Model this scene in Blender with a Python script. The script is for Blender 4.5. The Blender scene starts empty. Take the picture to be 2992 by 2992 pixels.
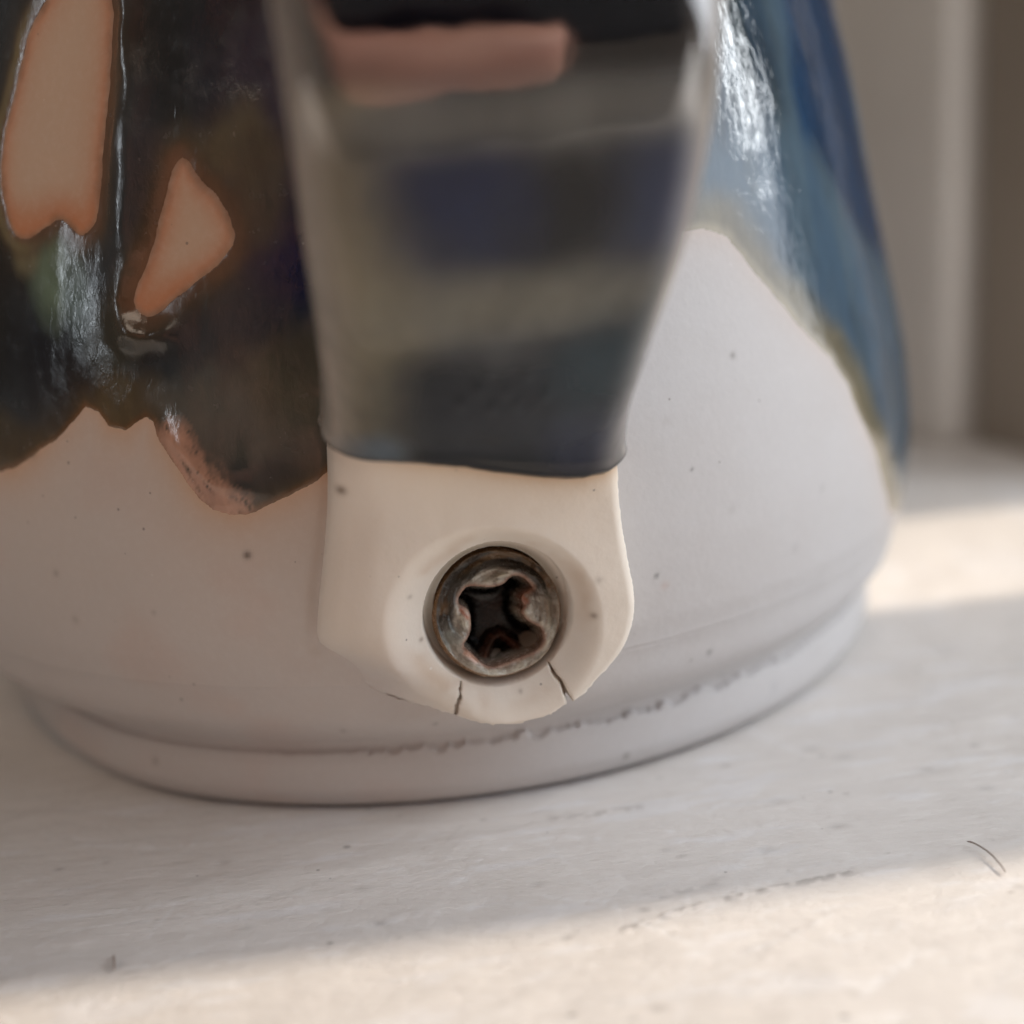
import bpy, math
import numpy as np
from mathutils import Matrix, Vector

MM = 0.001
rad = math.radians
scene = bpy.context.scene
col = scene.collection

# ------------------------------------------------------------------ camera
cam_data = bpy.data.cameras.new('camera')
cam = bpy.data.objects.new('camera', cam_data)
col.objects.link(cam)
cR = Vector((0.99641635, -0.03637813, -0.0763615))
cU = Vector((0.08335985, 0.26930424, 0.95944065))
cF = Vector((0.01433818, 0.96236784, -0.27137162))
CAM = Vector((4.956, -100.958, 36.052))
m4 = Matrix((cR, cU, -cF)).transposed().to_4x4()
m4.translation = CAM * MM
cam.matrix_world = m4
cam_data.sensor_width = 36.0
cam_data.lens = 18.0 / math.tan(rad(21))
cam_data.clip_start = 0.002
cam_data.clip_end = 50.0
cam_data.dof.use_dof = True
cam_data.dof.focus_distance = 68.0 * MM
cam_data.dof.aperture_fstop = 16.5
scene.camera = cam

# ------------------------------------------------------------------ world, lamps, exposure
world = bpy.data.worlds.new('World')
scene.world = world
world.use_nodes = True
bg = world.node_tree.nodes['Background']
bg.inputs[0].default_value = (1.0, 0.82, 0.67, 1)     # dim light of the room
bg.inputs[1].default_value = 0.09

WQ = np.array([0.385, -0.923])       # direction along the window (towards the camera side)
WN = np.array([0.923, 0.385])        # out of the window
WB = np.array([57.0, 40.0])          # a point on the foot of the window
def wpt(s, d=0.0, z=0.0):
    p = WB + WQ * s + WN * d
    return Vector((p[0], p[1], z))

def aim(o, to):
    d = (Vector(to) - o.location)
    o.rotation_euler = d.to_track_quat('-Z', 'Y').to_euler()

ld = bpy.data.lights.new('window_daylight', 'AREA')
ld.shape = 'RECTANGLE'; ld.size = 0.20; ld.size_y = 0.30
ld.energy = 0.41
ld.color = (0.88, 0.93, 1.0)
lo = bpy.data.objects.new('window_daylight', ld); col.objects.link(lo)
lo.location = wpt(182, 34, 138) * MM
aim(lo, wpt(182, -60, 95) * MM)

sd = bpy.data.lights.new('sunlight', 'SPOT')
sd.energy = 288
sd.color = (1.0, 0.84, 0.66)
sd.spot_size = rad(12); sd.spot_blend = 0.2
sd.shadow_soft_size = 0.011
so = bpy.data.objects.new('sunlight', sd); col.objects.link(so)
SAZ, SEL = rad(4.5), rad(36)
sdir = Vector((math.cos(SAZ) * math.cos(SEL), math.sin(SAZ) * math.cos(SEL), math.sin(SEL)))
so.location = Vector((0.02, -0.03, 0.0)) + sdir * 3.0
aim(so, (0.02, -0.03, 0.0))

gd = bpy.data.lights.new('right_glint_strip', 'AREA')      # lamp strip added for the narrow glint on the right glaze
gd.shape = 'RECTANGLE'; gd.size = 0.006; gd.size_y = 0.085
gd.energy = 0.036
gd.color = (0.92, 0.97, 1.0)
go = bpy.data.objects.new('right_glint_strip', gd); col.objects.link(go)
go.location = Vector((0.143, -0.022, 0.098))
aim(go, (0.023, -0.026, 0.036))

rd = bpy.data.lights.new('room_fill', 'AREA')        # warm fill lamp added high behind the camera to brighten the front
rd.shape = 'RECTANGLE'; rd.size = 0.45; rd.size_y = 0.35
rd.energy = 0.9
rd.color = (1.0, 0.84, 0.68)
ro = bpy.data.objects.new('room_fill', rd); col.objects.link(ro)
ro.location = Vector((-0.16, -0.46, 0.62))
aim(ro, (0.0, -0.035, 0.015))

fd = bpy.data.lights.new('left_glint_lamp', 'AREA')  # unseen lamp added at the left for glints on the glaze
fd.shape = 'RECTANGLE'; fd.size = 0.022; fd.size_y = 0.14
fd.energy = 0.085
fd.color = (0.85, 0.93, 1.0)
fo = bpy.data.objects.new('left_glint_lamp', fd); col.objects.link(fo)
fo.location = Vector((-0.383, -0.180, 0.165))
aim(fo, (-0.013, -0.031, 0.036))

scene.view_settings.view_transform = 'Standard'
scene.view_settings.look = 'None'
scene.view_settings.exposure = 0.41
scene.view_settings.gamma = 1.0
scene.cycles.use_denoising = True
scene.cycles.max_bounces = 6
scene.cycles.sample_clamp_indirect = 4.0
scene.cycles.use_adaptive_sampling = True
scene.cycles.adaptive_threshold = 0.02

# ------------------------------------------------------------------ helpers
def srgb(r, g, b):
    def f(c):
        c /= 255.0
        return c / 12.92 if c <= 0.04045 else ((c + 0.055) / 1.055) ** 2.4
    return np.array([f(r), f(g), f(b)])

def sstep(a, b, x):
    t = np.clip((x - a) / (b - a), 0, 1)
    return t * t * (3 - 2 * t)

def hash2(i, j, seed):
    h = (i.astype(np.int64) * 374761393 + j.astype(np.int64) * 668265263 + seed * 982451653) & 0xffffffff
    h = ((h ^ (h >> 13)) * 1274126177) & 0xffffffff
    h = h ^ (h >> 16)
    return (h & 0xffffff) / float(0xffffff)

def vnoise(x, y, seed=0):
    x = np.asarray(x, float); y = np.asarray(y, float)
    i = np.floor(x); j = np.floor(y)
    u = x - i; v = y - j
    u = u * u * (3 - 2 * u); v = v * v * (3 - 2 * v)
    a = hash2(i, j, seed); b = hash2(i + 1, j, seed); c = hash2(i, j + 1, seed); d = hash2(i + 1, j + 1, seed)
    return (a * (1 - u) + b * u) * (1 - v) + (c * (1 - u) + d * u) * v      # 0..1

def fbm(x, y, seed=0, n=4):
    s = 0; a = 0.5; t = 0
    for k in range(n):
        s = s + a * vnoise(x * 2 ** k, y * 2 ** k, seed + 17 * k); t += a; a *= 0.5
    return s / t

def seg_dist(px, py, poly, closed=False):
    d = np.full(px.shape, 1e9)
    P = list(poly) + ([poly[0]] if closed else [])
    for (x0, y0), (x1, y1) in zip(P[:-1], P[1:]):
        dx, dy = x1 - x0, y1 - y0
        L = dx * dx + dy * dy + 1e-12
        t = np.clip(((px - x0) * dx + (py - y0) * dy) / L, 0, 1)
        d = np.minimum(d, np.hypot(px - x0 - t * dx, py - y0 - t * dy))
    return d

def inside(px, py, poly):
    r = np.zeros(px.shape, bool)
    n = len(poly)
    for k in range(n):
        x0, y0 = poly[k]; x1, y1 = poly[(k + 1) % n]
        c = ((y0 > py) != (y1 > py)) & (px < (x1 - x0) * (py - y0) / (y1 - y0 + 1e-12) + x0)
        r ^= c
    return r

def sdf(px, py, poly):           # positive inside
    d = seg_dist(px, py, poly, True)
    return np.where(inside(px, py, poly), d, -d)

def smooth_poly(poly, it=2, closed=True):
    P = [np.array(p, float) for p in poly]
    for _ in range(it):
        Q = []
        n = len(P)
        for k in range(n if closed else n - 1):
            a, b = P[k], P[(k + 1) % n]
            Q += [a * .75 + b * .25, a * .25 + b * .75]
        if not closed:
            Q = [P[0]] + Q + [P[-1]]
        P = Q
    return [tuple(p) for p in P]

def pchip(x, xp, yp):            # smooth monotone-ish interpolation
    xp = np.asarray(xp, float); yp = np.asarray(yp, float)
    h = np.diff(xp); dl = np.diff(yp) / h
    m = np.zeros(len(xp)); m[0] = dl[0]; m[-1] = dl[-1]
    for k in range(1, len(xp) - 1):
        if dl[k - 1] * dl[k] > 0:
            w1 = 2 * h[k] + h[k - 1]; w2 = h[k] + 2 * h[k - 1]
            m[k] = (w1 + w2) / (w1 / dl[k - 1] + w2 / dl[k])
    x = np.clip(x, xp[0], xp[-1])
    i = np.clip(np.searchsorted(xp, x) - 1, 0, len(xp) - 2)
    t = (x - xp[i]) / h[i]
    return (yp[i] * (1 + 2 * t) * (1 - t) ** 2 + m[i] * h[i] * t * (1 - t) ** 2
            + yp[i + 1] * t * t * (3 - 2 * t) + m[i + 1] * h[i] * t * t * (t - 1))

def grid_faces(nr, nc, wrap_c=False, wrap_r=False):
    i = np.arange(nr if wrap_r else nr - 1)[:, None]; j = np.arange(nc if wrap_c else nc - 1)[None, :]
    i2 = (i + 1) % nr; j2 = (j + 1) % nc
    return np.stack(np.broadcast_arrays(i * nc + j, i * nc + j2, i2 * nc + j2, i2 * nc + j), -1).reshape(-1, 4)

def quad_mesh(name, V, F, material, parent=None, color=None, flip=False, smooth=True, extra=None):
    """one mesh object from quads (numpy, millimetres)"""
    if flip:
        F = F[:, ::-1]
    used = np.zeros(len(V), bool); used[F.ravel()] = True
    idx = np.cumsum(used) - 1
    V = V[used]; F = idx[F]
    me = bpy.data.meshes.new(name)
    me.vertices.add(len(V)); me.vertices.foreach_set('co', (V * MM).astype(np.float32).ravel())
    me.loops.add(F.size); me.loops.foreach_set('vertex_index', F.astype(np.int32).ravel())
    me.polygons.add(len(F))
    me.polygons.foreach_set('loop_start', np.arange(0, F.size, 4, dtype=np.int32))
    me.polygons.foreach_set('loop_total', np.full(len(F), 4, np.int32))
    me.update(calc_edges=True)
    me.polygons.foreach_set('use_smooth', np.full(len(F), smooth))
    if color is not None:
        a = me.attributes.new('tint', 'FLOAT_COLOR', 'POINT')
        c = np.ones((len(V), 4), np.float32); c[:, :3] = color[used]
        a.data.foreach_set('color', c.ravel())
    for k, v in (extra or {}).items():
        a = me.attributes.new(k, 'FLOAT', 'POINT')
        a.data.foreach_set('value', v[used].astype(np.float32))
    me.materials.append(material)
    ob = bpy.data.objects.new(name, me); col.objects.link(ob)
    if parent: ob.parent = parent
    return ob

def grid_normals(P, wrap_c=False):
    """normals of a (rows, cols, 3) grid"""
    du = np.gradient(P, axis=0)
    if wrap_c:
        dv = (np.roll(P, -1, 1) - np.roll(P, 1, 1)) * .5
    else:
        dv = np.gradient(P, axis=1)
    n = np.cross(du, dv)
    return n / (np.linalg.norm(n, axis=-1, keepdims=True) + 1e-12)

def box_verts(x0, x1, y0, y1, z0, z1):
    return [(x, y, z) for z in (z0, z1) for y in (y0, y1) for x in (x0, x1)]
BOX_F = [(0, 2, 3, 1), (4, 5, 7, 6), (0, 1, 5, 4), (2, 6, 7, 3), (0, 4, 6, 2), (1, 3, 7, 5)]

def py_mesh(name, V, F, material, parent=None, smooth=False, bevel=0.0, seg=2):
    me = bpy.data.meshes.new(name)
    me.from_pydata([tuple(c * MM for c in v) for v in V], [], F)
    me.update()
    me.materials.append(material)
    ob = bpy.data.objects.new(name, me); col.objects.link(ob)
    if smooth:
        for p in me.polygons: p.use_smooth = True
    if bevel:
        b = ob.modifiers.new('bevel', 'BEVEL'); b.width = bevel * MM; b.segments = seg; b.limit_method = 'ANGLE'
    if parent: ob.parent = parent
    return ob

def empty(name, loc, label, cat):
    o = bpy.data.objects.new(name, None); col.objects.link(o)
    o.location = Vector(loc) * MM; o.empty_display_size = 0.01
    o['label'] = label; o['category'] = cat
    return o

# ------------------------------------------------------------------ materials
class NT:
    def __init__(self, name):
        self.m = bpy.data.materials.new(name); self.m.use_nodes = True
        self.t = self.m.node_tree; self.b = self.t.nodes['Principled BSDF']
        self.co = self.t.nodes.new('ShaderNodeTexCoord').outputs['Object']
    def n(self, kind, **kw):
        nd = self.t.nodes.new(kind)
        for k, v in kw.items():
            if k == 'inp':
                for a, b in v.items():
                    if hasattr(b, 'is_output'): self.t.links.new(b, nd.inputs[a])
                    else: nd.inputs[a].default_value = b
            else: setattr(nd, k, v)
        return nd
    def noise(self, scale, detail=4, rough=.55, vec=None, dist=0.0):
        return self.n('ShaderNodeTexNoise', inp={'Vector': vec or self.co, 'Scale': scale, 'Detail': detail, 'Roughness': rough, 'Distortion': dist}).outputs[0]
    def stretch(self, sx, sy, sz, rz=0.0):
        mp = self.n('ShaderNodeMapping', inp={'Vector': self.co})
        mp.inputs['Scale'].default_value = (sx, sy, sz); mp.inputs['Rotation'].default_value = (0, 0, rz)
        return mp.outputs[0]
    def ramp(self, f, a, b, lo=0.0, hi=1.0):
        return self.n('ShaderNodeMapRange', interpolation_type='SMOOTHSTEP', inp={0: f, 1: a, 2: b, 3: lo, 4: hi}).outputs[0]
    def math(self, op, a, b=0.0):
        return self.n('ShaderNodeMath', operation=op, inp={0: a, 1: b}).outputs[0]
    def mix(self, f, a, b, mode='MIX'):
        nd = self.n('ShaderNodeMix', data_type='RGBA', blend_type=mode)
        for k, v in ((0, f), (6, a), (7, b)):
            if hasattr(v, 'is_output'): self.t.links.new(v, nd.inputs[k])
            elif k == 0: nd.inputs[k].default_value = v
            else: nd.inputs[k].default_value = tuple(v)[:3] + (1,)
        return nd.outputs[2]
    def attr(self, name):
        nd = self.n('ShaderNodeAttribute', attribute_name=name); return nd
    def bump(self, h, strength, dist, normal=None):
        i = {'Height': h, 'Strength': strength, 'Distance': dist}
        if normal is not None: i['Normal'] = normal
        return self.n('ShaderNodeBump', inp=i).outputs[0]
    def speckle(self, scale, size, density, seedvec=None):
        """sparse round specks: 1 inside a speck"""
        v = self.n('ShaderNodeTexVoronoi', inp={'Vector': seedvec or self.co, 'Scale': scale, 'Randomness': 1.0})
        sep = self.n('ShaderNodeSeparateColor', inp={0: v.outputs['Color']})
        keep = self.math('LESS_THAN', sep.outputs[0], density)
        sz = self.math('MULTIPLY', sep.outputs[1], size)
        dd = self.math('SUBTRACT', sz, v.outputs['Distance'])
        return self.math('MULTIPLY', keep, self.ramp(dd, 0.0, size * .5))
    def set(self, **kw):
        for k, v in kw.items():
            k = k.replace('_', ' ')
            if hasattr(v, 'is_output'): self.t.links.new(v, self.b.inputs[k])
            else: self.b.inputs[k].default_value = v
        return self.m

def mat_clay():
    g = NT('unglazed_porcelain')
    c = g.attr('tint').outputs['Color']
    n1 = g.noise(160, 4)
    c = g.mix(g.ramp(n1, .35, .7, 0.0, 0.07), c, (0.42, 0.36, 0.31))
    n2 = g.noise(2400, 3, .6)
    c = g.mix(g.ramp(n2, .4, .75, 0, .05), c, (0.85, 0.84, 0.82))
    c = g.mix(g.math('MULTIPLY', g.speckle(460, .085, .14), .5), c, (0.10, 0.085, 0.075))
    c = g.mix(g.math('MULTIPLY', g.speckle(1500, .16, .11), .6), c, (0.12, 0.10, 0.09))
    c = g.mix(g.math('MULTIPLY', g.speckle(210, .22, .10), .13), c, (0.20, 0.17, 0.16))
    c = g.mix(g.math('MULTIPLY', g.speckle(900, .13, .10), .5), c, (0.92, 0.92, 0.92))
    h = g.bump(g.math('ADD', g.math('MULTIPLY', g.noise(3600, 2, .6), .25), g.noise(520, 3)), .3, .00014)
    return g.set(Base_Color=c, Roughness=.58, Specular_IOR_Level=.32, Normal=h)

def mat_glaze(name, rough=.13, wrinkle=.3, ior=1.6, spec=.55, by_height=False):
    g = NT(name)
    c = g.attr('tint').outputs['Color']
    st = g.stretch(1, 1, .45)
    n1 = g.noise(420, 4, .6, st)
    c = g.mix(g.ramp(n1, .35, .72, 0, .30), c, (0.006, 0.007, 0.010))
    n2 = g.noise(900, 3, .6)
    c = g.mix(g.ramp(n2, .58, .8, 0, .14), c, (0.075, 0.078, 0.075))
    c = g.mix(g.math('MULTIPLY', g.speckle(1500, .12, .05), .5), c, (0.55, 0.52, 0.48))
    fib = g.noise(2700, 3, .7, st, .8)
    h = g.bump(g.math('ADD', g.math('MULTIPLY', fib, wrinkle), g.math('MULTIPLY', g.noise(260, 2), .4)), .4, .00028)
    r = g.ramp(n2, .35, .75, rough * .7, rough * 1.6)
    if not by_height:                               # glassier on the thick blue side
        r = g.math('MULTIPLY', r, g.ramp(g.n('ShaderNodeSeparateXYZ', inp={0: g.co}).outputs[0], .002, .012, 1.0, .42))
    if by_height:                                   # the lower handle is silkier than the top
        z = g.n('ShaderNodeSeparateXYZ', inp={0: g.co}).outputs[2]
        r = g.math('ADD', r, g.ramp(z, .0345, .0375, .06, 0.0))
        spec = g.ramp(z, .0355, .0375, spec * .24, spec * 1.7)
    return g.set(Base_Color=c, Roughness=r, Specular_IOR_Level=spec, Normal=h, IOR=ior)

def mat_screw():
    g = NT('fired_screw_metal')
    c = g.attr('tint').outputs['Color']
    n = g.noise(1800, 6, .7, None, 1.5)
    c = g.mix(g.ramp(n, .4, .75, 0, .3), c, (0.02, 0.018, 0.016))
    n2 = g.noise(3200, 4, .6)
    c = g.mix(g.ramp(n2, .62, .8, 0, .16), c, (0.55, 0.50, 0.42))
    h = g.bump(n, .5, .00008)
    return g.set(Base_Color=c, Roughness=g.ramp(n2, .3, .8, .14, .38), Metallic=.12, Normal=h, Specular_IOR_Level=.6)

def mat_sill():
    g = NT('white_painted_wood')
    c = g.attr('tint').outputs['Color']
    st = g.stretch(1, 5, 1, rad(6))
    brush = g.noise(220, 5, .65, st)
    c = g.mix(g.ramp(brush, .4, .75, 0, .22), c, (0.54, 0.50, 0.47))
    grime = g.noise(90, 3, .6)
    c = g.mix(g.ramp(grime, .48, .75, 0, .22), c, (0.54, 0.49, 0.44))
    sv = g.stretch(1, 1.6, 1, rad(-20))
    c = g.mix(g.math('MULTIPLY', g.speckle(620, .2, .10, sv), .6), c, (0.12, 0.11, 0.10))
    c = g.mix(g.math('MULTIPLY', g.speckle(1400, .2, .06), .5), c, (0.14, 0.13, 0.12))
    scr = g.noise(700, 4, .75, g.stretch(1, 7, 1, rad(14)))
    c = g.mix(g.ramp(scr, .62, .76, 0, .45), c, (0.80, 0.80, 0.82))
    h = g.bump(g.math('ADD', brush, g.math('ADD', g.math('MULTIPLY', g.noise(1500, 3, .65), .35), g.math('MULTIPLY', scr, .35))), .42, .0004)
    r = g.ramp(g.noise(300, 4), .35, .7, .32, .55)
    return g.set(Base_Color=c, Roughness=r, Normal=h, Specular_IOR_Level=.5)

def mat_paint(name, rgb, rough=.5, var=.12):
    g = NT(name)
    n = g.noise(60, 4)
    c = g.mix(g.ramp(n, .3, .75, 0, var * 2), tuple(rgb), tuple(np.array(rgb) * .7))
    h = g.bump(g.noise(500, 4), .3, .0003)
    return g.set(Base_Color=c, Roughness=rough, Normal=h)

M_CLAY = mat_clay()
M_GLAZE = mat_glaze('dark_mottled_glaze', .18, .15, 1.6)
M_HGLAZE = mat_glaze('handle_glaze', .045, .02, 2.1, .5, True)
M_SCREW = mat_screw()
M_SILL = mat_sill()
M_JAMB = mat_paint('grey_white_jamb_paint', (0.82, 0.80, 0.78))
M_TAUPE = mat_paint('taupe_frame_paint', (0.30, 0.26, 0.22))

# ------------------------------------------------------------------ window sill (the surface) and window frame
def axis(lo, hi, step, far_lo, far_hi, n=14):
    a = lo - (lo - far_lo) * np.linspace(1, 0, n, endpoint=False) ** 2
    b = hi + (far_hi - hi) * np.linspace(0, 1, n + 1)[1:] ** 2
    return np.concatenate([a, np.arange(lo, hi, step), b])

xs = axis(-32, 48, .16, -190, 160)
ys = axis(-58, -14, .16, -102, 150)
X, Y = np.meshgrid(xs, ys)
S_along = (X - WB[0]) * WQ[0] + (Y - WB[1]) * WQ[1]
D_out = (X - WB[0]) * WN[0] + (Y - WB[1]) * WN[1]
over = np.clip(D_out - 28, 0, None)                        # stop the sill under the window frame
X = X - over * WN[0]; Y = Y - over * WN[1]
ca, sa = math.cos(rad(6)), math.sin(rad(6))
br = (fbm((X * ca + Y * sa) * .10, (Y * ca - X * sa) * .55, 3, 5) - .5)
Zs = br * .16 + (fbm(X * .5, Y * .9, 9, 4) - .5) * .09
ridge = seg_dist(X, Y, [(9.5, -46.3), (12.5, -45.1), (14.9, -44.5), (18.3, -43.7), (21, -43.2)])
rn = vnoise(X * 3.0, Y * 3.0, 5)
Zs += .08 * np.exp(-(ridge / .16) ** 2) * (.3 + rn) - .05 * np.exp(-((ridge - .3) / .18) ** 2) * rn
foot = np.hypot(X, Y)
Zs = Zs * sstep(30, 36, foot) * sstep(110, 60, np.abs(X)) - .06
# no bump may rise into the foot of the mug
Zs = np.where(foot < 36.5, np.minimum(Zs, -.01), Zs)
sc = np.empty(X.shape + (3,)); sc[:] = (0.74, 0.71, 0.685)
scuff = sstep(.60, .74, fbm((X * ca + Y * sa) * .22, (Y * ca - X * sa) * .9, 31, 5))
sc = sc * (1 - .5 * scuff[..., None]) + np.array([.80, .80, .82]) * .5 * scuff[..., None]
dirt = np.exp(-(ridge / .25) ** 2) * sstep(.45, .7, rn)
sc = sc * (1 - .6 * dirt[..., None]) + np.array([.20, .18, .17]) * .6 * dirt[..., None]
for (dx, dy, dr, dk) in ((17.5, -40.4, .28, .7), (21.6, -38.6, .3, .7), (-23.5, -37.2, .35, .55), (-3.2, -40.8, .3, .5), (24.1, -31.0, .4, .6), (28.2, -33.4, .35, .6),
                         (5.6, -41.8, .22, .6), (12.4, -39.5, .2, .5), (-14.5, -45.6, .25, .8), (22.5, -29.6, .35, .6), (30.5, -36.0, .3, .6), (19.2, -35.5, .3, .5)):
    w = .35 * dk * np.exp(-(((X - dx) / (dr * 1.7)) ** 2 + ((Y - dy) / dr) ** 2))
    sc = sc * (1 - w[..., None]) + np.array([.10, .09, .085]) * w[..., None]
    Zs -= .10 * w * (foot > 36.5)
rs = np.random.RandomState(7)
near = (X > -33) & (X < 49) & (Y > -59) & (Y < -13)
Xn, Yn = X[near], Y[near]
scn = sc[near]; Zn = np.zeros(Xn.shape)
for k in range(130):                                   # scuffs and scratches in the paint
    cx, cy = rs.uniform(-28, 44), rs.uniform(-57, -20)
    L_ = rs.uniform(.5, 3.2) * (1 if k % 5 else 2.2); an = rad(rs.normal(14, 16) if k % 4 else rs.uniform(-70, 80))
    bend = rs.normal(0, .12) * L_
    P_ = [(cx - L_ * math.cos(an), cy - L_ * math.sin(an)), (cx + bend * math.sin(an), cy - bend * math.cos(an)), (cx + L_ * math.cos(an), cy + L_ * math.sin(an))]
    m = (np.abs(Xn - cx) < L_ + 1) & (np.abs(Yn - cy) < L_ + 1)
    if not m.any(): continue
    w_ = rs.uniform(.06, .16) * (1 if k % 3 else 2.4)
    g_ = np.exp(-(seg_dist(Xn[m], Yn[m], P_) / w_) ** 2) * sstep(.25, .6, vnoise(Xn[m] * 3, Yn[m] * 3, k)) * rs.uniform(.2, .6)
    tone = np.array([.86, .86, .87]) if k % 11 else np.array([.42, .39, .37])
    scn[m] = scn[m] * (1 - g_[:, None]) + tone * g_[:, None]
    Zn[m] += (.03 if k % 2 else -.03) * g_
for k in range(100):                                   # grit and pinholes, a few of them big
    cx, cy = rs.uniform(-30, 46), rs.uniform(-57, -18)
    r_ = .07 + .16 * rs.rand() ** 3
    m = (np.abs(Xn - cx) < 1) & (np.abs(Yn - cy) < 1)
    if not m.any(): continue
    g_ = np.exp(-(((Xn[m] - cx) / (r_ * rs.uniform(1, 2))) ** 2 + ((Yn[m] - cy) / r_) ** 2)) * rs.uniform(.2, .6)
    scn[m] = scn[m] * (1 - g_[:, None]) + np.array([.22, .20, .19]) * g_[:, None]
    Zn[m] -= .03 * g_
sc[near] = scn; Zs[near] += Zn * (foot[near] > 36.5)
V = np.stack([X, Y, Zs], -1)
sill_top = quad_mesh('window_sill', V.reshape(-1, 3), grid_faces(*X.shape), M_SILL, None, sc.reshape(-1, 3))
sill_top['kind'] = 'structure'
sill_top['label'] = 'white painted window sill with brush marks and specks'
nose = py_mesh('sill_front', [(-190, -103.5, -30), (160, -103.5, -30), (160, -103.5, -1.2), (-190, -103.5, -1.2), (-190, -102, -30), (160, -102, -30), (160, -102, -.07), (-190, -102, -.07)],
               [(0, 1, 2, 3), (5, 4, 7, 6), (0, 4, 5, 1), (3, 2, 6, 7), (1, 5, 6, 2), (0, 3, 7, 4)],
               mat_paint('sill_front_paint', (0.62, 0.60, 0.58)), sill_top)

frame = bpy.data.objects.new('window_frame', None); col.objects.link(frame)
frame.location = wpt(0, 0, 0) * MM
frame['kind'] = 'structure'
def board(name, s0, s1, d0, d1, z0, z1, mat, bev=1.2):
    c = [wpt(s, d) - wpt(0) for d in (d0, d1) for s in (s0, s1)]
    V = [(p.x, p.y, z) for z in (z0, z1) for p in c]
    return py_mesh(name, V, [(0, 2, 3, 1), (4, 5, 7, 6), (0, 1, 5, 4), (2, 6, 7, 3), (0, 4, 6, 2), (1, 3, 7, 5)], mat, frame, False, bev, 3)
board('jamb', -130, -1, -1.5, 30, -.8, 330, M_JAMB, 2.0)
board('jamb', 0, 27.5, 1.0, 30, -.8, 330, M_TAUPE, 1.5)
board('stile', 300, 340, 4, 28, -.8, 330, M_JAMB, 1.5)
board('top_rail', -130, 340, 3, 29, 331, 372, M_JAMB, 1.5)

# unseen board added outside the window to cast the shade band on the mug
def sun_pt(dist, off, z):
    return (dist * math.cos(SAZ) - off * math.sin(SAZ), dist * math.sin(SAZ) + off * math.cos(SAZ), z)
lev = [(160, -42.9), (196, -43.5), (208, -44.0), (218, -44.2), (228, -43.9), (240, -43.2), (300, -42.5), (430, -42.5)]
SV = [sun_pt(d, o_, z) for z, fo_ in lev for d, o_ in ((300, fo_), (300, -13.0), (306, -13.0), (306, fo_))]
SF = [(0, 3, 2, 1), tuple(4 * (len(lev) - 1) + k for k in range(4))]
for k in range(len(lev) - 1):
    for j in range(4):
        SF.append((4 * k + j, 4 * k + (j + 1) % 4, 4 * k + 4 + (j + 1) % 4, 4 * k + 4 + j))
blocker = py_mesh('shade_board', SV, SF, M_JAMB, None, False, 0)
blocker['label'] = 'narrow pale board added outside the window to cast the shade band'; blocker['category'] = 'blocker'

# ------------------------------------------------------------------ mug
mug = empty('mug', (0, 0, 0), 'dark glazed stoneware mug with bare white foot and a screw set in its handle', 'mug')

PZ = [0.0, 0.25, 0.7, 1.6, 2.6, 3.2, 3.55, 3.75, 4.05, 4.45, 4.75, 6.4, 8.6, 8.75, 9.0, 10.5, 14.6, 19.4, 25.1, 31.2, 37.5, 43, 55, 66, 74, 76.2, 77]
PR = [31.9, 32.45, 32.9, 33.2, 33.15, 32.95, 32.66, 32.58, 32.62, 32.88, 33.30, 34.75, 35.30, 35.38, 35.42, 35.75, 36.05, 35.75, 34.7, 33.5, 32.4, 31.1, 29.2, 28.6, 29.0, 29.0, 28.0]
def body_R(z):
    return pchip(z, PZ, PR)

# lower edge of the glaze, bearing in degrees and height
EDGE = [(-129, 20.2), (-126.1, 20.62), (-123.7, 21.22), (-121.0, 22.2), (-118.6, 23.22), (-117.1, 24.02), (-115.7, 23.75), (-114.7, 22.98), (-113.0, 22.85), (-111.8, 23.27), (-110.8, 23.57), (-110.1, 23.27), (-109.7, 22.51), (-108.7, 21.46), (-107.5, 20.41), (-106.2, 19.37), (-105.1, 18.77), (-103.7, 18.47), (-102.2, 18.49), (-99.8, 18.98), (-97.0, 19.76), (-94.5, 20.7), (-90, 22.6), (-84, 24.4), (-78, 24.8), (-72, 26.5), (-66, 29.4), (-62, 30.5),
        (-58.8, 30.39), (-56.1, 29.79), (-54.1, 28.31), (-51.8, 26.6), (-48.6, 24.45), (-44.7, 22.29), (-42.3, 20.51), (-40.7, 18.61), (-37.9, 16.32), (-34.7, 13.29), (-31, 10.6), (-26, 9.6), (-18, 10.5), (-8, 14), (4, 19), (14, 17), (28, 21), (44, 24), (60, 18), (78, 20), (96, 25), (112, 19), (130, 21), (150, 17), (166, 22), (180, 23), (194, 20), (212, 17.5), (222, 19), (231, 20.2)]
SPOTS = [[(-114.1, 45.97), (-116.7, 46.67), (-118.9, 45.82), (-121.0, 44.59), (-123.8, 43.19), (-124.8, 41.57), (-126.1, 39.65), (-127.2, 37.89), (-127.6, 35.98), (-127.2, 34.33), (-126.0, 33.04), (-124.4, 32.63), (-122.8, 32.9), (-121.0, 33.34), (-119.6, 33.75), (-118.2, 33.28), (-117.2, 32.69), (-116.1, 32.95), (-115.2, 33.58), (-114.7, 35.14), (-114.1, 36.95), (-113.5, 39.65), (-113.1, 41.89), (-112.8, 44.11)],
         [(-105.8, 36.3), (-104.8, 35.15), (-103.0, 34.18), (-102.1, 33.25), (-101.6, 32.06), (-102.9, 31.1), (-105.1, 30.26), (-107.3, 29.5), (-109.3, 28.72), (-110.6, 28.56), (-111.7, 29.14), (-111.3, 30.05), (-110.1, 31.32), (-109.0, 32.66), (-108.2, 34.01), (-107.3, 35.25), (-106.7, 36.0)]]
def copy_spot(k, dth, dz):
    return [(a + dth, b + dz) for a, b in SPOTS[k]]
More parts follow.
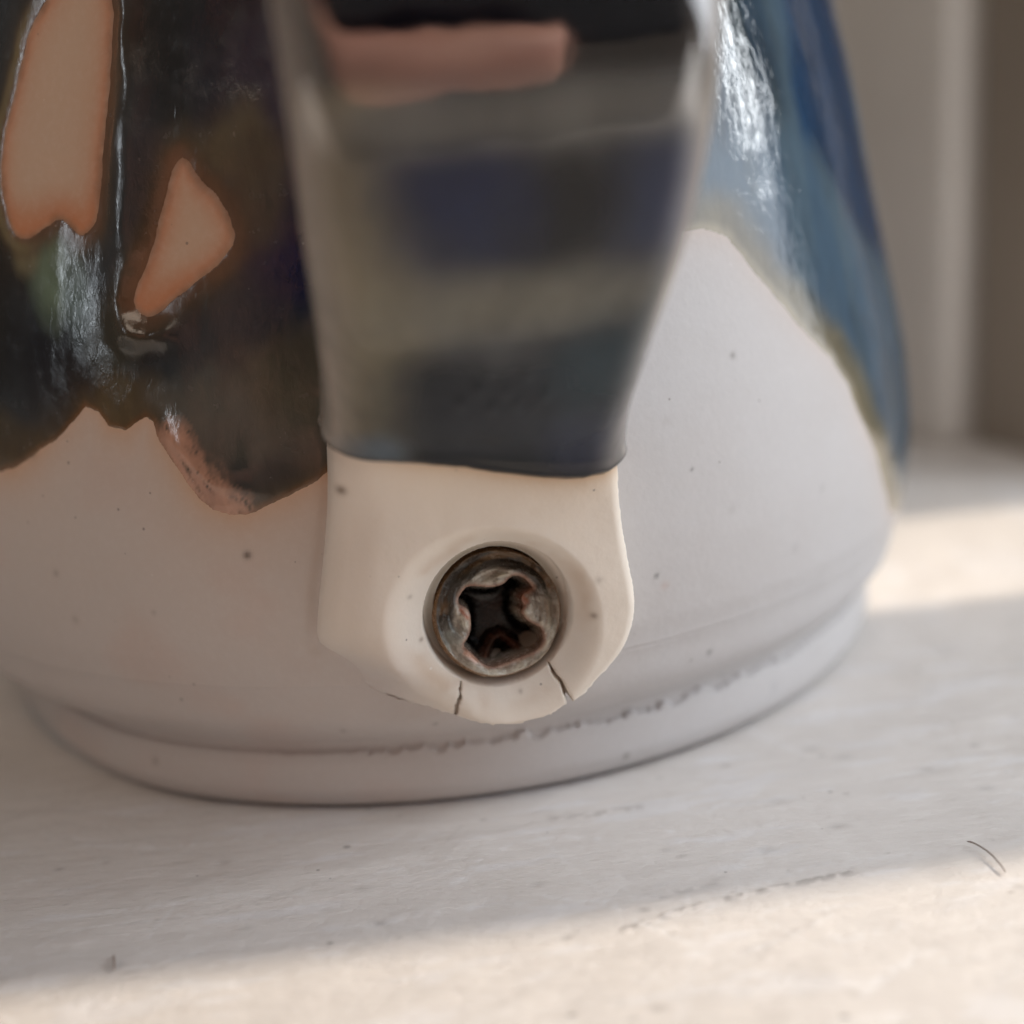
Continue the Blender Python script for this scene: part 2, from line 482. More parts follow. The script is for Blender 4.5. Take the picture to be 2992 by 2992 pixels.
SPOTS += [copy_spot(0, 62, 14), copy_spot(1, -38, 5), copy_spot(0, -55, 3), copy_spot(1, 150, 8), copy_spot(0, 190, -2), copy_spot(1, 215, 4), copy_spot(0, 245, 8), copy_spot(1, -25, 22)]
U = 34.5 * math.pi / 180
spots_u = [smooth_poly([(a * U, b) for a, b in s], 1) for s in SPOTS]

thf = np.arange(-166, -4, .235)
thc = np.arange(-3, 193, 3.0)
TH = np.concatenate([thf, thc])
zo = np.concatenate([np.arange(0, 3.2, .2), np.arange(3.2, 4.9, .06), np.arange(4.9, 8.4, .2), np.arange(8.4, 9.2, .06), np.arange(9.2, 48, .145), np.arange(48, 77, 1.0), [77.0]])
TT, ZZ = np.meshgrid(TH, zo)
tr = np.radians(TT)
arc = TT * U
RR = body_R(ZZ)
# torn lip of the foot ring
zj = 3.62 + .46 * sstep(-116, -86, TT) * (vnoise(arc * 2.6, arc * 0, 5) - .5) * sstep(.35, .6, vnoise(arc * .35, 0 * arc, 8)) + .22 * (vnoise(arc * 6, arc * 0, 6) - .5) * sstep(-112, -84, TT)
lip = sstep(zj + .10, zj - .04, ZZ) * sstep(2.4, 2.7, ZZ)
RR = np.where((ZZ > 2.6) & (ZZ < 4.4), RR * (1 - lip) + np.maximum(RR, 33.1 - .25 * np.clip(ZZ - 3.0, 0, 1)) * lip, RR)
RR -= 1.5 * sstep(-114, -150, TT) * sstep(5.2, 4.0, ZZ)      # the foot is trimmed a little unevenly
# faint incised line and throwing marks
RR -= .06 * np.exp(-((ZZ - 8.72 - .05 * (vnoise(arc * .8, 0 * arc, 2) - .5)) / .07) ** 2) * sstep(-90, -70, TT)
RR += .05 * (fbm(arc * .12, ZZ * .35, 21, 3) - .5) * 2 * (ZZ > 5)
HN = np.array([0.12649911, -0.99196672, 0.0]); HE = np.array([0.99196672, 0.12649911, 0.0])
HOLE = (0.15, 12.30)
px = RR * np.cos(tr); py = RR * np.sin(tr)
tloc = px * HE[0] + py * HE[1]; front = (px * HN[0] + py * HN[1]) > 0
# soft seam beside the pressed handle
d_seam = seg_dist(tloc, ZZ, [(-9.3, 11.2), (-9.2, 12.4), (-8.9, 14.2), (-8.4, 16.2), (-7.75, 19.0), (-7.35, 21.5), (-7.2, 24.0)])
RR = np.where(front, RR - .22 * np.exp(-(d_seam / .38) ** 2), RR)
# a well for the screw behind the handle
hd = np.hypot(tloc - HOLE[0], ZZ - HOLE[1])
RR = np.where(front & (hd < 4.3), RR - 5.0 * sstep(4.2, 3.8, hd), RR)
Pb = np.stack([RR * np.cos(tr), RR * np.sin(tr), ZZ], -1)

# signed distance into the glaze (millimetres on the wall)
ex = np.array([e[0] for e in EDGE]); ez = np.array([e[1] for e in EDGE])
thw = np.where(TT < -129, TT + 360, TT)
edge_u = [(a * U, b) for a, b in EDGE]
au = thw * U
d_edge = seg_dist(au, ZZ, edge_u)
d_edge = np.where(ZZ > np.interp(thw, ex, ez), d_edge, -d_edge)
d_spot = np.full(TT.shape, 1e3)
for s in spots_u:
    for sh in (-360 * U, 0, 360 * U):
        p = [(a + sh, b) for a, b in s]
        us = [a for a, b in p]
        zmx = (min(b for a, b in p) - 8, max(b for a, b in p) + 8)
        m = (arc > min(us) - 8) & (arc < max(us) + 8) & (ZZ > zmx[0]) & (ZZ < zmx[1])
        if m.any():
            d_spot[m] = np.minimum(d_spot[m], -sdf(arc[m], ZZ[m], p))
dg = np.minimum(d_edge, d_spot) + .28 * (fbm(arc * .9, ZZ * .9, 41, 4) - .5)

# clay colour: white, flashed orange beside the glaze and in the bare windows
clay = np.empty(TT.shape + (3,)); clay[:] = (0.56, 0.545, 0.545)
def lay(c, w, rgb):
    w = np.clip(w, 0, 1)[..., None]
    return c * (1 - w) + np.array(rgb) * w
flush_n = .6 + .8 * fbm(arc * .25, ZZ * .25, 51, 3)
left = sstep(-66, -92, TT)
clay = lay(clay, left * .5, (0.63, 0.54, 0.48))
clay = lay(clay, .75 * np.exp(np.minimum(d_edge, 0) / 1.0) * flush_n * (.25 + .75 * left), (0.62, 0.36, 0.20))
clay = lay(clay, .30 * np.exp(np.minimum(d_edge, 0) / 4.0) * left, (0.60, 0.45, 0.36))
blush = sstep(.5, .75, fbm(arc * .16, ZZ * .2, 77, 3)) * left
clay = lay(clay, .20 * blush, (0.60, 0.40, 0.33))
ins = sstep(.1, -.4, d_spot)
clay = lay(clay, ins, (0.58, 0.42, 0.31))
lowbias = np.exp(np.minimum(d_spot, 0) / .75) * ins
clay = lay(clay, lowbias * .95, (0.52, 0.17, 0.06))
clay = lay(clay, sstep(-.6, .2, d_spot + .4 * (fbm(arc * 1.6, ZZ * 1.6, 107, 3) - .5)) * .9 * (d_spot < 2), (0.24, 0.115, 0.06))
for s in spots_u[:2]:
    zl = min(b for a, b in s)
    clay = lay(clay, ins * sstep(zl + 3.0, zl + .4, ZZ) * .75 * (np.abs(arc - np.mean([a for a, b in s])) < 5.2), (0.54, 0.21, 0.09))
for a, z, r, k, c in ((-102.5, 16.38, .26, .95, (.07, .04, .025)), (-68.1, 12.78, .17, .9, (.06, .055, .06)), (-57.9, 23.68, .22, .75, (.12, .10, .09)), (-123.8, 21.6, .42, .9, (.08, .04, .02)), (-122.2, 14.87, .25, .5, (.15, .11, .09)),
                      (-61.8, 7.08, .2, .9, (.06, .055, .055)), (-69.8, 1.22, .26, .7, (.09, .07, .05)), (-118.8, 2.45, .28, .55, (.14, .10, .08)), (-67.3, 12.1, .3, .28, (.5, .28, .22)), (-121, 12.2, .3, .35, (.2, .15, .12)),
                      (-112, 13.1, .2, .35, (.2, .16, .14)), (-74, 8.0, .15, .5, (.12, .1, .09)), (-64, 18.2, .13, .8, (.08, .07, .07)), (-60, 15.5, .35, .2, (.25, .22, .2)), (-52, 12, .4, .22, (.25, .22, .22)), (-66, 21, .4, .15, (.3, .26, .24)), (-48, 15, .3, .25, (.2, .2, .2)), (-97, 5.6, .2, .5, (.15, .12, .1)), (-88.5, 5.7, .18, .5, (.15, .12, .1)), (-57, 4.1, .25, .3, (.2, .2, .2)), (-50, 2.2, .4, .3, (.3, .3, .32))):
    w = .9 * k * np.exp(-(((TT - a) * U) ** 2 + (ZZ - z) ** 2) / (.6 * r * r))
    clay = lay(clay, w, c)
# slightly darker tone along the torn groove
clay = lay(clay, .14 * np.exp(-((ZZ - zj - .12) / .12) ** 2), (.34, .30, .27))

# close the mug: foot underside inwards, and the inner wall
def ring_rows(rz):
    out = []
    for r, z in rz:
        out.append(np.stack([r * np.cos(np.radians(TH)), r * np.sin(np.radians(TH)), np.full(len(TH), z)], -1))
    return out
bottom = ring_rows([(0.01, 1.2), (20, 1.2), (29.0, 1.2), (30.2, .15), (31.6, 0.0)])
inner = ring_rows([(26.6, 77.2), (26.0, 76), (25.6, 70), (26.2, 55), (28.0, 43), (29.5, 30), (30.0, 18), (28, 9), (20, 6), (.01, 5.5)])
rows = np.concatenate([np.stack(bottom), Pb, np.stack(inner)], 0)
ccol = np.concatenate([np.broadcast_to(np.array([.62, .60, .58]), (len(bottom), len(TH), 3)), clay, np.broadcast_to(np.array([.05, .06, .08]), (len(inner), len(TH), 3))], 0)
body = quad_mesh('body', rows.reshape(-1, 3), grid_faces(rows.shape[0], len(TH), True), M_CLAY, mug, ccol.reshape(-1, 3))
body['label'] = 'bare white porcelain wall and foot ring of the mug'

# glaze layer: a real skin, thick roll at its edges
tg = np.where(dg > 0, .15 * (1 - np.exp(-np.clip(dg, 0, None) / .9)), np.clip(dg, -.6, 0) * .4)
tg = np.where(TT > -62, tg * np.where(tg > 0, .7, 1), tg)
tg += sstep(.2, 1.5, dg) * np.where(TT > -62, .06, .12) * (fbm(arc * .45, ZZ * .16, 61, 4) - .5)
# thick welts running down beside the bare windows
def welt(pts, w, h):
    return h * np.exp(-(seg_dist(arc, ZZ, [(a * U, b) for a, b in pts]) / w) ** 2)
tg += sstep(0, 1.0, dg) * (welt([(-112.2, 47), (-111.6, 41), (-111.6, 36), (-111.9, 33), (-112.0, 29)], 1.25, .34) * (.7 + .6 * vnoise(arc * .5, ZZ * .45, 131))
                          + welt([(-111.6, 27.8), (-111.2, 27.7)], .85, .36) + welt([(-108.9, 27.8), (-108.5, 27.7)], .8, .32)
                          + welt([(-107.2, 22.0), (-104.0, 20.4)], 1.5, .30))
Nb = grid_normals(Pb, True)
if (Nb[100, 50] * Pb[100, 50]).sum() < 0: Nb = -Nb
Nr = np.stack([np.cos(tr), np.sin(tr), np.zeros_like(tr)], -1)
Pg = Pb + Nr * tg[..., None]

gz = np.empty(TT.shape + (3,)); gz[:] = srgb(42, 52, 60)
def blob(th, z, ru, rz, rgb, k=1.0):
    global gz
    n = (fbm(arc * .35 + 9, ZZ * .25, int(abs(th * 7 + z * 3)) % 97, 3) - .5) * 1.1
    q = np.sqrt(((TT - th) * U / ru) ** 2 + ((ZZ - z) / rz) ** 2) + n
    gz = lay(gz, k * sstep(1.25, .35, q), rgb)
blob(-103.5, 42.5, 5.5, 5.5, srgb(30, 33, 37))
blob(-95, 40, 5, 5, srgb(46, 48, 62))
blob(-96.2, 31.5, 3.6, 4.5, srgb(18, 28, 62))
blob(-101.5, 36.4, 3.8, 2.2, srgb(90, 84, 66), .9)
blob(-98.5, 34.5, 2.2, 3.0, srgb(74, 70, 58), .8)
blob(-120, 26.8, 7, 3.4, srgb(10, 18, 32))
blob(-129, 31, 3.5, 7, srgb(16, 20, 24))
blob(-112.5, 24.2, 2.6, 2.0, srgb(94, 82, 58), .9)
blob(-101, 22.8, 6.0, 3.6, srgb(92, 92, 86))
blob(-97, 26.0, 3.0, 3.0, srgb(82, 76, 60), .7)
blob(-126, 22.0, 3.2, 1.8, srgb(72, 64, 50), .8)
blob(-120.5, 31.0, 2.0, 3.2, srgb(112, 134, 114), .95)
blob(-114, 27.5, 2.2, 2.2, srgb(60, 62, 52), .7)
blob(-117.8, 30.0, 1.2, 3.0, srgb(94, 116, 116), .85)
blob(-124.0, 31.8, 1.4, 1.5, srgb(140, 134, 104), .85)
# the blue running side
rightw = sstep(-68, -56, TT) * sstep(6, -8, TT)
gz = lay(gz, rightw, srgb(74, 94, 108))
DEEP = [(-43, 50), (-39.0, 42.3), (-43.3, 36.03), (-37.3, 32.16), (-30.8, 28.14), (-22, 25.5), (-17.7, 28.66), (-25.4, 34.32), (-20.2, 42.66), (-18, 50)]
dd = sdf(arc, ZZ, smooth_poly([(a * U, b) for a, b in DEEP], 1))
gz = lay(gz, sstep(-.9, .9, dd + 1.2 * (fbm(arc * .3, ZZ * .2, 71, 3) - .5)) * rightw, srgb(16, 50, 80))
gz = lay(gz, rightw * sstep(33.5, 37, ZZ) * sstep(-42, -47, TT) * .9, srgb(42, 54, 58))
gz = lay(gz, rightw * sstep(.3, .7, fbm(arc * .8, ZZ * .12, 88, 4)) * .25, srgb(30, 66, 100))
# glaze breaks olive-brown where it thins at its edge
thin = np.exp(-np.clip(dg, 0, None) / np.where(TT > -62, 1.0, 1.0))
gz = lay(gz, thin * .75, srgb(104, 82, 52))
gz = lay(gz, sstep(.45, 0, dg) * .6 * (TT < -62), srgb(130, 88, 52))
gz = lay(gz, sstep(1.5, .1, d_spot + .6 * (fbm(arc * 1.1, ZZ * 1.1, 101, 3) - .5)) * .7, srgb(78, 66, 48))
gz = lay(gz, sstep(1.2, -.1, d_spot + .35 * (fbm(arc * 1.8, ZZ * 1.8, 151, 3) - .5)) * .9, (0.17, 0.088, 0.05))
gz = lay(gz, sstep(3.0, .7, dg + .8 * (fbm(arc * .6, ZZ * .6, 141, 3) - .5)) * (TT > -62) * rightw * .9, srgb(118, 110, 88))
gz = lay(gz, sstep(.8, .0, dg) * (TT > -62) * rightw * .8, srgb(168, 158, 136))
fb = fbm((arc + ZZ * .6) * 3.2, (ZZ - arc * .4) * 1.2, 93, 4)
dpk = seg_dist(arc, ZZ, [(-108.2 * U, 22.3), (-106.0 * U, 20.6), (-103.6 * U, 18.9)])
gz = lay(gz, sstep(1.55, .5, dpk + 1.3 * (fb - .5)) * sstep(.30, .55, fb + .14) * .9, srgb(206, 158, 134))  # pinkish reflection of the sunlit sill, painted into the glaze colour
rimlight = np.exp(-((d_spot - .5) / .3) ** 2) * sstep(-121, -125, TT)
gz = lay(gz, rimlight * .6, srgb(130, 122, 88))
gl_rows = zo > 5
k0 = int(np.argmax(gl_rows))
F = grid_faces(len(zo), len(TH), True)
tgm = tg.reshape(-1)
F = F[(tgm[F].max(1) > -.12) & (F[:, 0] >= k0 * len(TH))]
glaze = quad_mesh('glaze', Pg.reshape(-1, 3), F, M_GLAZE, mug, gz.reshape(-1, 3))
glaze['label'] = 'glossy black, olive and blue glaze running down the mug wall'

# ------------------------------------------------------------------ handle: a strap pressed onto the wall
SZ = [3.0, 8, 13, 17, 19.3, 21, 25, 29, 33, 37, 41, 45]
SR = [36.8, 37.5, 38, 38.25, 38.75, 39.6, 43.3, 47.0, 49.4, 50.8, 51.6, 51.8]
spine = [(r, z) for r, z in zip(SR, SZ)] + [(51.6, 49), (50.5, 54), (47.6, 59), (44.0, 63.2), (39.5, 66), (33, 67.2), (27.8, 67.6)]
spn = np.array(spine)
dl = np.concatenate([[0], np.cumsum(np.hypot(*np.diff(spn, axis=0).T))])
sfine = np.linspace(0, dl[-1], 6000)
rho_f = pchip(sfine, dl, spn[:, 0]); z_f = pchip(sfine, dl, spn[:, 1])
kern = np.ones(121) / 121
def smooth1(a):
    p = np.concatenate([2 * a[0] - a[60:0:-1], a, 2 * a[-1] - a[-2:-62:-1]])
    return np.convolve(p, kern, 'valid')
rho_f = smooth1(smooth1(rho_f)); z_f = smooth1(smooth1(z_f))
s_of_z = lambda z: np.interp(z, z_f[:4800], sfine[:4800])
OUT_R = [(0.35, 6.3), (1.5, 6.36), (2.4, 6.5), (3.15, 6.95), (4.0, 7.15), (5.0, 8.0), (6.41, 9.5), (7.04, 10.7), (7.33, 12.34), (6.9, 15.15), (6.61, 17.7), (6.62, 19.88), (6.9, 24.01), (7.35, 28.51), (8.1, 33.0), (8.5, 37.19), (8.6, 40.05)]
OUT_L = [(0.35, 6.3), (-0.6, 6.33), (-1.61, 6.4), (-2.66, 6.65), (-3.3, 6.75), (-5.4, 7.6), (-7.4, 8.6), (-8.8, 9.9), (-9.2, 11.2), (-9.0, 12.6), (-8.7, 14.22), (-8.27, 16.16), (-7.59, 19.03), (-7.1, 23.26), (-7.1, 26.44), (-7.2, 30.06), (-7.2, 34.33), (-7.3, 38.31), (-7.4, 41.02)]
OUT_R = smooth_poly(OUT_R, 2, False); OUT_L = smooth_poly(OUT_L, 2, False)
s0 = s_of_z(6.30) + 1e-3
srow = np.concatenate([s0 + .8 * np.linspace(0, 1, 40) ** 2, np.arange(s0 + .86, s_of_z(24), .075), np.arange(s_of_z(24), dl[-1] - .2, .35), [dl[-1]]])
rr_ = np.interp(srow, sfine, rho_f); zz_ = np.interp(srow, sfine, z_f)
dr_ = np.gradient(np.interp(srow, sfine, rho_f), srow); dz_ = np.gradient(np.interp(srow, sfine, z_f), srow)
ln = np.hypot(dr_, dz_); dr_ /= ln; dz_ /= ln
nor_r, nor_z = dz_, -dr_                      # outward normal in the (rho, z) plane
up_part = srow > s_of_z(41)
def outline(side):
    P = OUT_R if side > 0 else OUT_L
    zs_ = np.array([p[1] for p in P]); ts_ = np.array([p[0] for p in P])
    w = np.interp(zz_, zs_, ts_)
    tail = np.interp(srow, [s_of_z(40), s_of_z(40) + 18, dl[-1]], [ts_[-1], ts_[-1] * .95, ts_[-1] * 1.05])
    return np.where(srow > s_of_z(40.5), tail, w)
wR = outline(1) + .03 * (vnoise(srow * 5, 0 * srow, 3) - .5); wL = outline(-1)
NF, NS, NBK = 230, 8, 40
a = np.linspace(0, 1, NF)
tF = wL[:, None] + (wR - wL)[:, None] * a[None, :]
sF = np.broadcast_to(srow[:, None], tF.shape)
zF = np.broadcast_to(zz_[:, None], tF.shape)
# distance to the outline, in strap coordinates
polyT = [(t, s_of_z(z)) for t, z in OUT_R] + [(wR[-1], dl[-1] + 30), (wL[-1], dl[-1] + 30)] + [(t, s_of_z(z)) for t, z in OUT_L[:0:-1]]
dO = np.minimum(seg_dist(tF, sF, polyT, True), np.minimum(tF - wL[:, None] + 1e-6, 1e9))
dO = np.where(sF > s_of_z(24), np.minimum(tF - wL[:, None], wR[:, None] - tF), dO)
pad = sstep(23, 17, zF)                       # 1 on the pressed pad, 0 on the free strap
lb = sstep(-1.5, -4.5, tF) * sstep(11.5, 9.0, zF)      # thins out towards the lower left
lc = np.exp(-(((tF + 9.2) / 2.6) ** 2 + ((zF - 10.0) / 2.0) ** 2))
lf = sstep(0, -3, tF) * pad
def rnd(d, w):
    q = np.clip(1 - d / w, 0, 1)
    return w * (1 - np.sqrt(np.clip(1 - q * q, 0, 1)))
drop = rnd(dO, .5) * pad * (1 - lf) + pad * lf * (1 - lb) * (rnd(dO, 1.0) + .75 * (1 - sstep(-.3, 2.6, dO))) + (1 - pad) * rnd(dO, 2.0) + lb * 1.9 * (1 - sstep(-.2, 3.4, dO)) + lc * 1.7
hF = -drop
crown = tF ** 2 / (2 * 60.0) * pad + tF ** 2 / (2 * 95.0) * (1 - pad)
hF = hF - crown
hF += pad * .12 * (fbm(tF * .4, zF * .4, 13, 3) - .5)
# the dish pressed round the screw and the hole itself
dx = (tF - HOLE[0]); dy = (zF - HOLE[1]) * .96
rh = np.hypot(dx, dy)
ang = np.arctan2(dy, dx)
rim = 5.6 + .45 * np.cos(ang - rad(215)) + .2 * np.cos(2 * ang + 1)
dish = 1.4 * (1 - sstep(3.4, rim, rh)) + .35 * np.exp(-((rh - 3.6) / .8) ** 2) * 0
cr = -.10 * np.exp(-((rh - rim) / .45) ** 2) * sstep(.2, -.9, np.cos(ang - rad(60)))
dish += cr
hF = hF - dish * pad
hrad = 3.92 + .05 * (vnoise(ang * 2.5 + 20, 0 * ang, 4) - .5)
hF = hF - 1.15 * sstep(hrad, hrad - .10, rh) - 3.6 * sstep(3.2, 2.9, rh)
# two cracks through the thin lower lip
CR1 = [(-2.05, 8.8), (-2.15, 8.4), (-2.18, 8.05), (-2.38, 7.6), (-2.46, 7.1), (-2.7, 6.4)]
CR2 = [(2.6, 9.2), (2.75, 8.9), (2.85, 8.6), (3.15, 8.3), (3.25, 7.9), (3.4, 7.5), (3.6, 6.8)]
def crack(P, w0, w1, zb, zt, depth):
    d = seg_dist(tF, zF, P) + .035 * (vnoise(tF * 9, zF * 9, 2) - .5)
    w = np.interp(zF, [zb, zb + .5, zt], [w1, (w0 + w1) * .45, w0])
    k = sstep(w, w * .45, d) * sstep(zt + .1, zt - .3, zF)
    return depth * k
ck = crack(CR1, .035, .10, 6.5, 8.75, .8) + crack(CR2, .035, .34, 6.8, 9.15, 1.2)
chip = np.exp(-((tF + 2.0) / .8) ** 2 - ((zF - 6.5) / .18) ** 2) * .5
hF = hF - np.minimum(ck, 1.5) - chip * vnoise(tF * 4, zF * 4, 12)
edge_rag = sstep(.35, 0, dO) * pad * sstep(9.6, 8.0, zF) * .45 * (vnoise(tF * 4.5, zF * 4.5, 19))
hF = hF - edge_rag

thick = 5.2
def strap_pt(t, h, i):
    return None
rho_g = rr_[:, None] + hF * nor_r[:, None]; z_g = zz_[:, None] + hF * nor_z[:, None]
Pf = rho_g[..., None] * HN + tF[..., None] * HE + z_g[..., None] * np.array([0, 0, 1.0])
# back of the strap
ab = np.linspace(1, 0, NBK)
tB = wL[:, None] + (wR - wL)[:, None] * ab[None, :]
dB = np.minimum(tB - wL[:, None], wR[:, None] - tB)
padr = sstep(23, 17, zz_)[:, None]
hB = -(thick - rnd(dB, 2.0) * (1 - padr)) - tB ** 2 / 120.0
hB = np.minimum(hB, -4.0)
rho_b = rr_[:, None] + hB * nor_r[:, None]; z_b = zz_[:, None] + hB * nor_z[:, None]
Pk = rho_b[..., None] * HN + tB[..., None] * HE + z_b[..., None] * np.array([0, 0, 1.0])
Ph = np.concatenate([Pf, Pk], 1)
nc = Ph.shape[1]
cap = np.repeat(Ph[:1].mean(1, keepdims=True), nc, 1)
Phc = np.concatenate([cap, Ph], 0)
hc = np.empty(Phc.shape); hc[:] = (0.85, 0.775, 0.68)
tfull = np.concatenate([tF, tB], 1); zfull = np.concatenate([z_g, z_b], 1)
cl = hc[1:]
GE = [(-9.5, 23.4), (-7.29, 22.6), (-6.46, 22.25), (-5.37, 22.0), (-2.37, 21.41), (-1.19, 21.12), (0.1, 20.62), (2.63, 19.94), (4.56, 19.64), (5.75, 19.72), (6.66, 20.15), (9.5, 21.5)]
gez = np.interp(tfull, [g[0] for g in GE], [g[1] for g in GE])
dge = (zfull - gez)
cl = lay(cl, .75 * np.exp(np.minimum(dge, 0) / .45), (0.55, 0.34, 0.18))
cl = lay(cl, .35 * np.exp(np.minimum(dge, 0) / 1.8), (0.66, 0.50, 0.34))
cl = lay(cl, sstep(-2, -7, tfull) * .6, (0.76, 0.68, 0.61))
cl = lay(cl, sstep(-2.5, -6.5, tfull) * sstep(12.5, 9.0, zfull), (0.64, 0.58, 0.545))
rfull = np.hypot(tfull - HOLE[0], zfull - HOLE[1])
cl = lay(cl, sstep(5.8, 4.2, rfull) * .5, (0.74, 0.71, 0.66))
cl = lay(cl, sstep(3.95, 3.5, rfull) * .9, (0.30, 0.265, 0.215))  # shade inside the screw hole, put into the clay colour
cl = lay(cl, .5 * np.exp(-((rfull - 4.6) / .5) ** 2) * sstep(.4, .7, fbm(tfull * .5, zfull * .5, 23, 3)), (0.58, 0.43, 0.31))
rag = np.concatenate([np.clip(ck / 1.5, 0, 1), np.zeros(tB.shape)], 1)
cl = lay(cl, rag * .45, (0.52, 0.38, 0.24))
for t, z, r, k in ((-7.1, 20.3, .25, .8), (5.0, 12.0, .17, .5), (-4.3, 14.2, .14, .35), (5.3, 14.0, .2, .3), (-3.9, 11.6, .12, .6), (1.0, 8.0, .12, .4)):
    cl = lay(cl, k * np.exp(-((tfull - t) ** 2 + (zfull - z) ** 2) / (r * r)), (.14, .085, .05))
hc[1:] = cl; hc[0] = cl[0]
handle = quad_mesh('handle', Phc.reshape(-1, 3), grid_faces(Phc.shape[0], nc, True), M_CLAY, mug, hc.reshape(-1, 3))
handle['label'] = 'tapering strap handle pressed onto the wall, cream clay at its cracked lower end'

# glaze on the handle
Nh = grid_normals(Ph, True)
cen = Ph.mean(1, keepdims=True)
if ((Nh * (Ph - cen)).sum(-1)).mean() < 0: Nh = -Nh
q = dge + .12 * (fbm(tfull * .8, zfull * .8, 33, 3) - .5)
upper = np.concatenate([np.broadcast_to(srow[:, None], tF.shape), np.broadcast_to(srow[:, None], tB.shape)], 1) > s_of_z(27)
q = np.where(upper, 9.0, q)
th_ = np.where(q > 0, .38 * (1 - np.exp(-np.clip(q, 0, None) / .35)) + .16 * np.exp(-((q - .55) / .45) ** 2) * sstep(0, .3, q), np.clip(q, -.6, 0) * .7)
th_ += sstep(0.3, 2, q) * .06 * (fbm(tfull * .3, zfull * .3, 35, 3) - .5)
# small blisters
for t, z in ((0.4, 25.6), (-.8, 25.9), (1.2, 26.4), (-.2, 24.8), (2.2, 25.3), (.3, 30.4), (2.6, 31.2), (1.9, 30.6), (2.0, 34.4), (-1.6, 25.2), (.9, 24.9), (-.4, 26.7)):
    th_ += .05 * np.exp(-((tfull - t) ** 2 + (zfull - z) ** 2) / .06)
Phg = Ph + Nh * th_[..., None]
hg = np.empty(Ph.shape); hg[:] = srgb(86, 88, 88)
def hblob(t, z, rt, rz, rgb, k=1.0):
    global hg
    n = (fbm(tfull * .3 + 5, zfull * .3, int(abs(t * 7 + z * 3)) % 89, 3) - .5) * .7
    qq = np.sqrt(((tfull - t) / rt) ** 2 + ((zfull - z) / rz) ** 2) + n
    hg = lay(hg, k * sstep(1.45, .2, qq), rgb)
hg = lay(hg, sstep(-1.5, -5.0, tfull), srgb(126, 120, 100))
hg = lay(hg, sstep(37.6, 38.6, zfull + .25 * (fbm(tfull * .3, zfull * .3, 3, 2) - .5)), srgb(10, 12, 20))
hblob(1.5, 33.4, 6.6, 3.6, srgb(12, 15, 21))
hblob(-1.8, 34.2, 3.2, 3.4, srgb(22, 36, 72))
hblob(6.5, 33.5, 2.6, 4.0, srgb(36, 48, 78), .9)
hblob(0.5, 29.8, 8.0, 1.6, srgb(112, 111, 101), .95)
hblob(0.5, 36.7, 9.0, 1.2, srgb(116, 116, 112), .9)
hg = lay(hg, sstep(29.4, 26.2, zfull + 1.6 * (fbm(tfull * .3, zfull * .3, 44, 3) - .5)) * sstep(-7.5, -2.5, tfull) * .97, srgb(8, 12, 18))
hblob(5.0, 26.4, 3.0, 3.0, srgb(34, 54, 62), .7)
hblob(4.5, 22.0, 2.0, 2.0, srgb(34, 40, 62), .7)
hblob(-5.5, 22.8, 1.6, 1.2, srgb(90, 106, 120), .8)
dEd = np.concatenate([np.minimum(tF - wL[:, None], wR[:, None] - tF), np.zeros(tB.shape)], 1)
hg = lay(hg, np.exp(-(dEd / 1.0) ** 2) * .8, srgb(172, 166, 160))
hg = lay(hg, np.exp(-((q - .35) / .28) ** 2) * .9 * (~upper), srgb(10, 10, 10))
hg = lay(hg, np.exp(-np.clip(q, 0, None) / .12) * .7 * (~upper), srgb(110, 80, 44))
Fh = grid_faces(Ph.shape[0], nc, True)
tm = th_.reshape(-1)
Fh = Fh[tm[Fh].max(1) > -.12]
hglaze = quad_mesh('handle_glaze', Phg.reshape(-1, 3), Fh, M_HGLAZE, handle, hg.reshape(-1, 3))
hglaze['label'] = 'shiny dark glaze on the handle ending in a black roll'

# ------------------------------------------------------------------ screw in the handle
def K(x, y):                          # drawing units of the cross recess to millimetres
    return ((x - 957) * .0051, (905 - y) * .0051)
REC = [K(*p) for p in [(545, 745), (590, 670), (650, 612), (760, 622), (900, 642), (1010, 620), (1080, 560), (1130, 530), (1210, 545), (1290, 610), (1330, 670), (1270, 700), (1205, 735), (1195, 800), (1235, 840), (1180, 905), (1250, 1000), (1330, 1050), (1395, 1085), (1425, 1190), (1400, 1270), (1310, 1335), (1150, 1385), (1000, 1430), (850, 1468), (745, 1400), (650, 1290), (572, 1225), (640, 1130), (668, 1050), (665, 900), (640, 845), (560, 800)]]
REC = smooth_poly(REC, 1)
RS = 3.42
nr_, nt_ = 110, 320
ra = RS * np.linspace(0.0005, 1, nr_)
ta = np.linspace(-math.pi, math.pi, nt_, endpoint=False)
RA, TA = np.meshgrid(ra, ta, indexing='ij')
wob = 1 + .012 * (vnoise(TA * 1.6 + 9, 0 * TA, 3) - .5)
sx = RA * np.cos(TA) * wob; sy = RA * np.sin(TA) * wob
drc = sdf(sx, sy, REC)
swirl = fbm(TA * 2.2 + RA * .9, RA * 3.0, 5, 4)
Hs = .30 * (1 - (RA / RS) ** 2)
Hs += .20 * np.exp(-((drc + .35) / .30) ** 2) * (.4 + swirl)            # raised lip burred up round the recess
Hs += .28 * (swirl - .5) * sstep(.0, -.5, drc)
Hs += .16 * (fbm(sx * 2.2, sy * 2.2, 9, 4) - .5) * (drc < .1)
Hs -= .12 * np.exp(-((RA - 2.9) / .16) ** 2) * sstep(-.3, .5, np.sin(TA + .3))   # groove round the upper rim
Hs += .10 * np.exp(-((RA - 3.26) / .09) ** 2)
Hs -= .35 * sstep(RS - .16, RS, RA)
depth = 2.85 * (1 - np.exp(-np.clip(drc, 0, None) / .2))
Hs -= depth
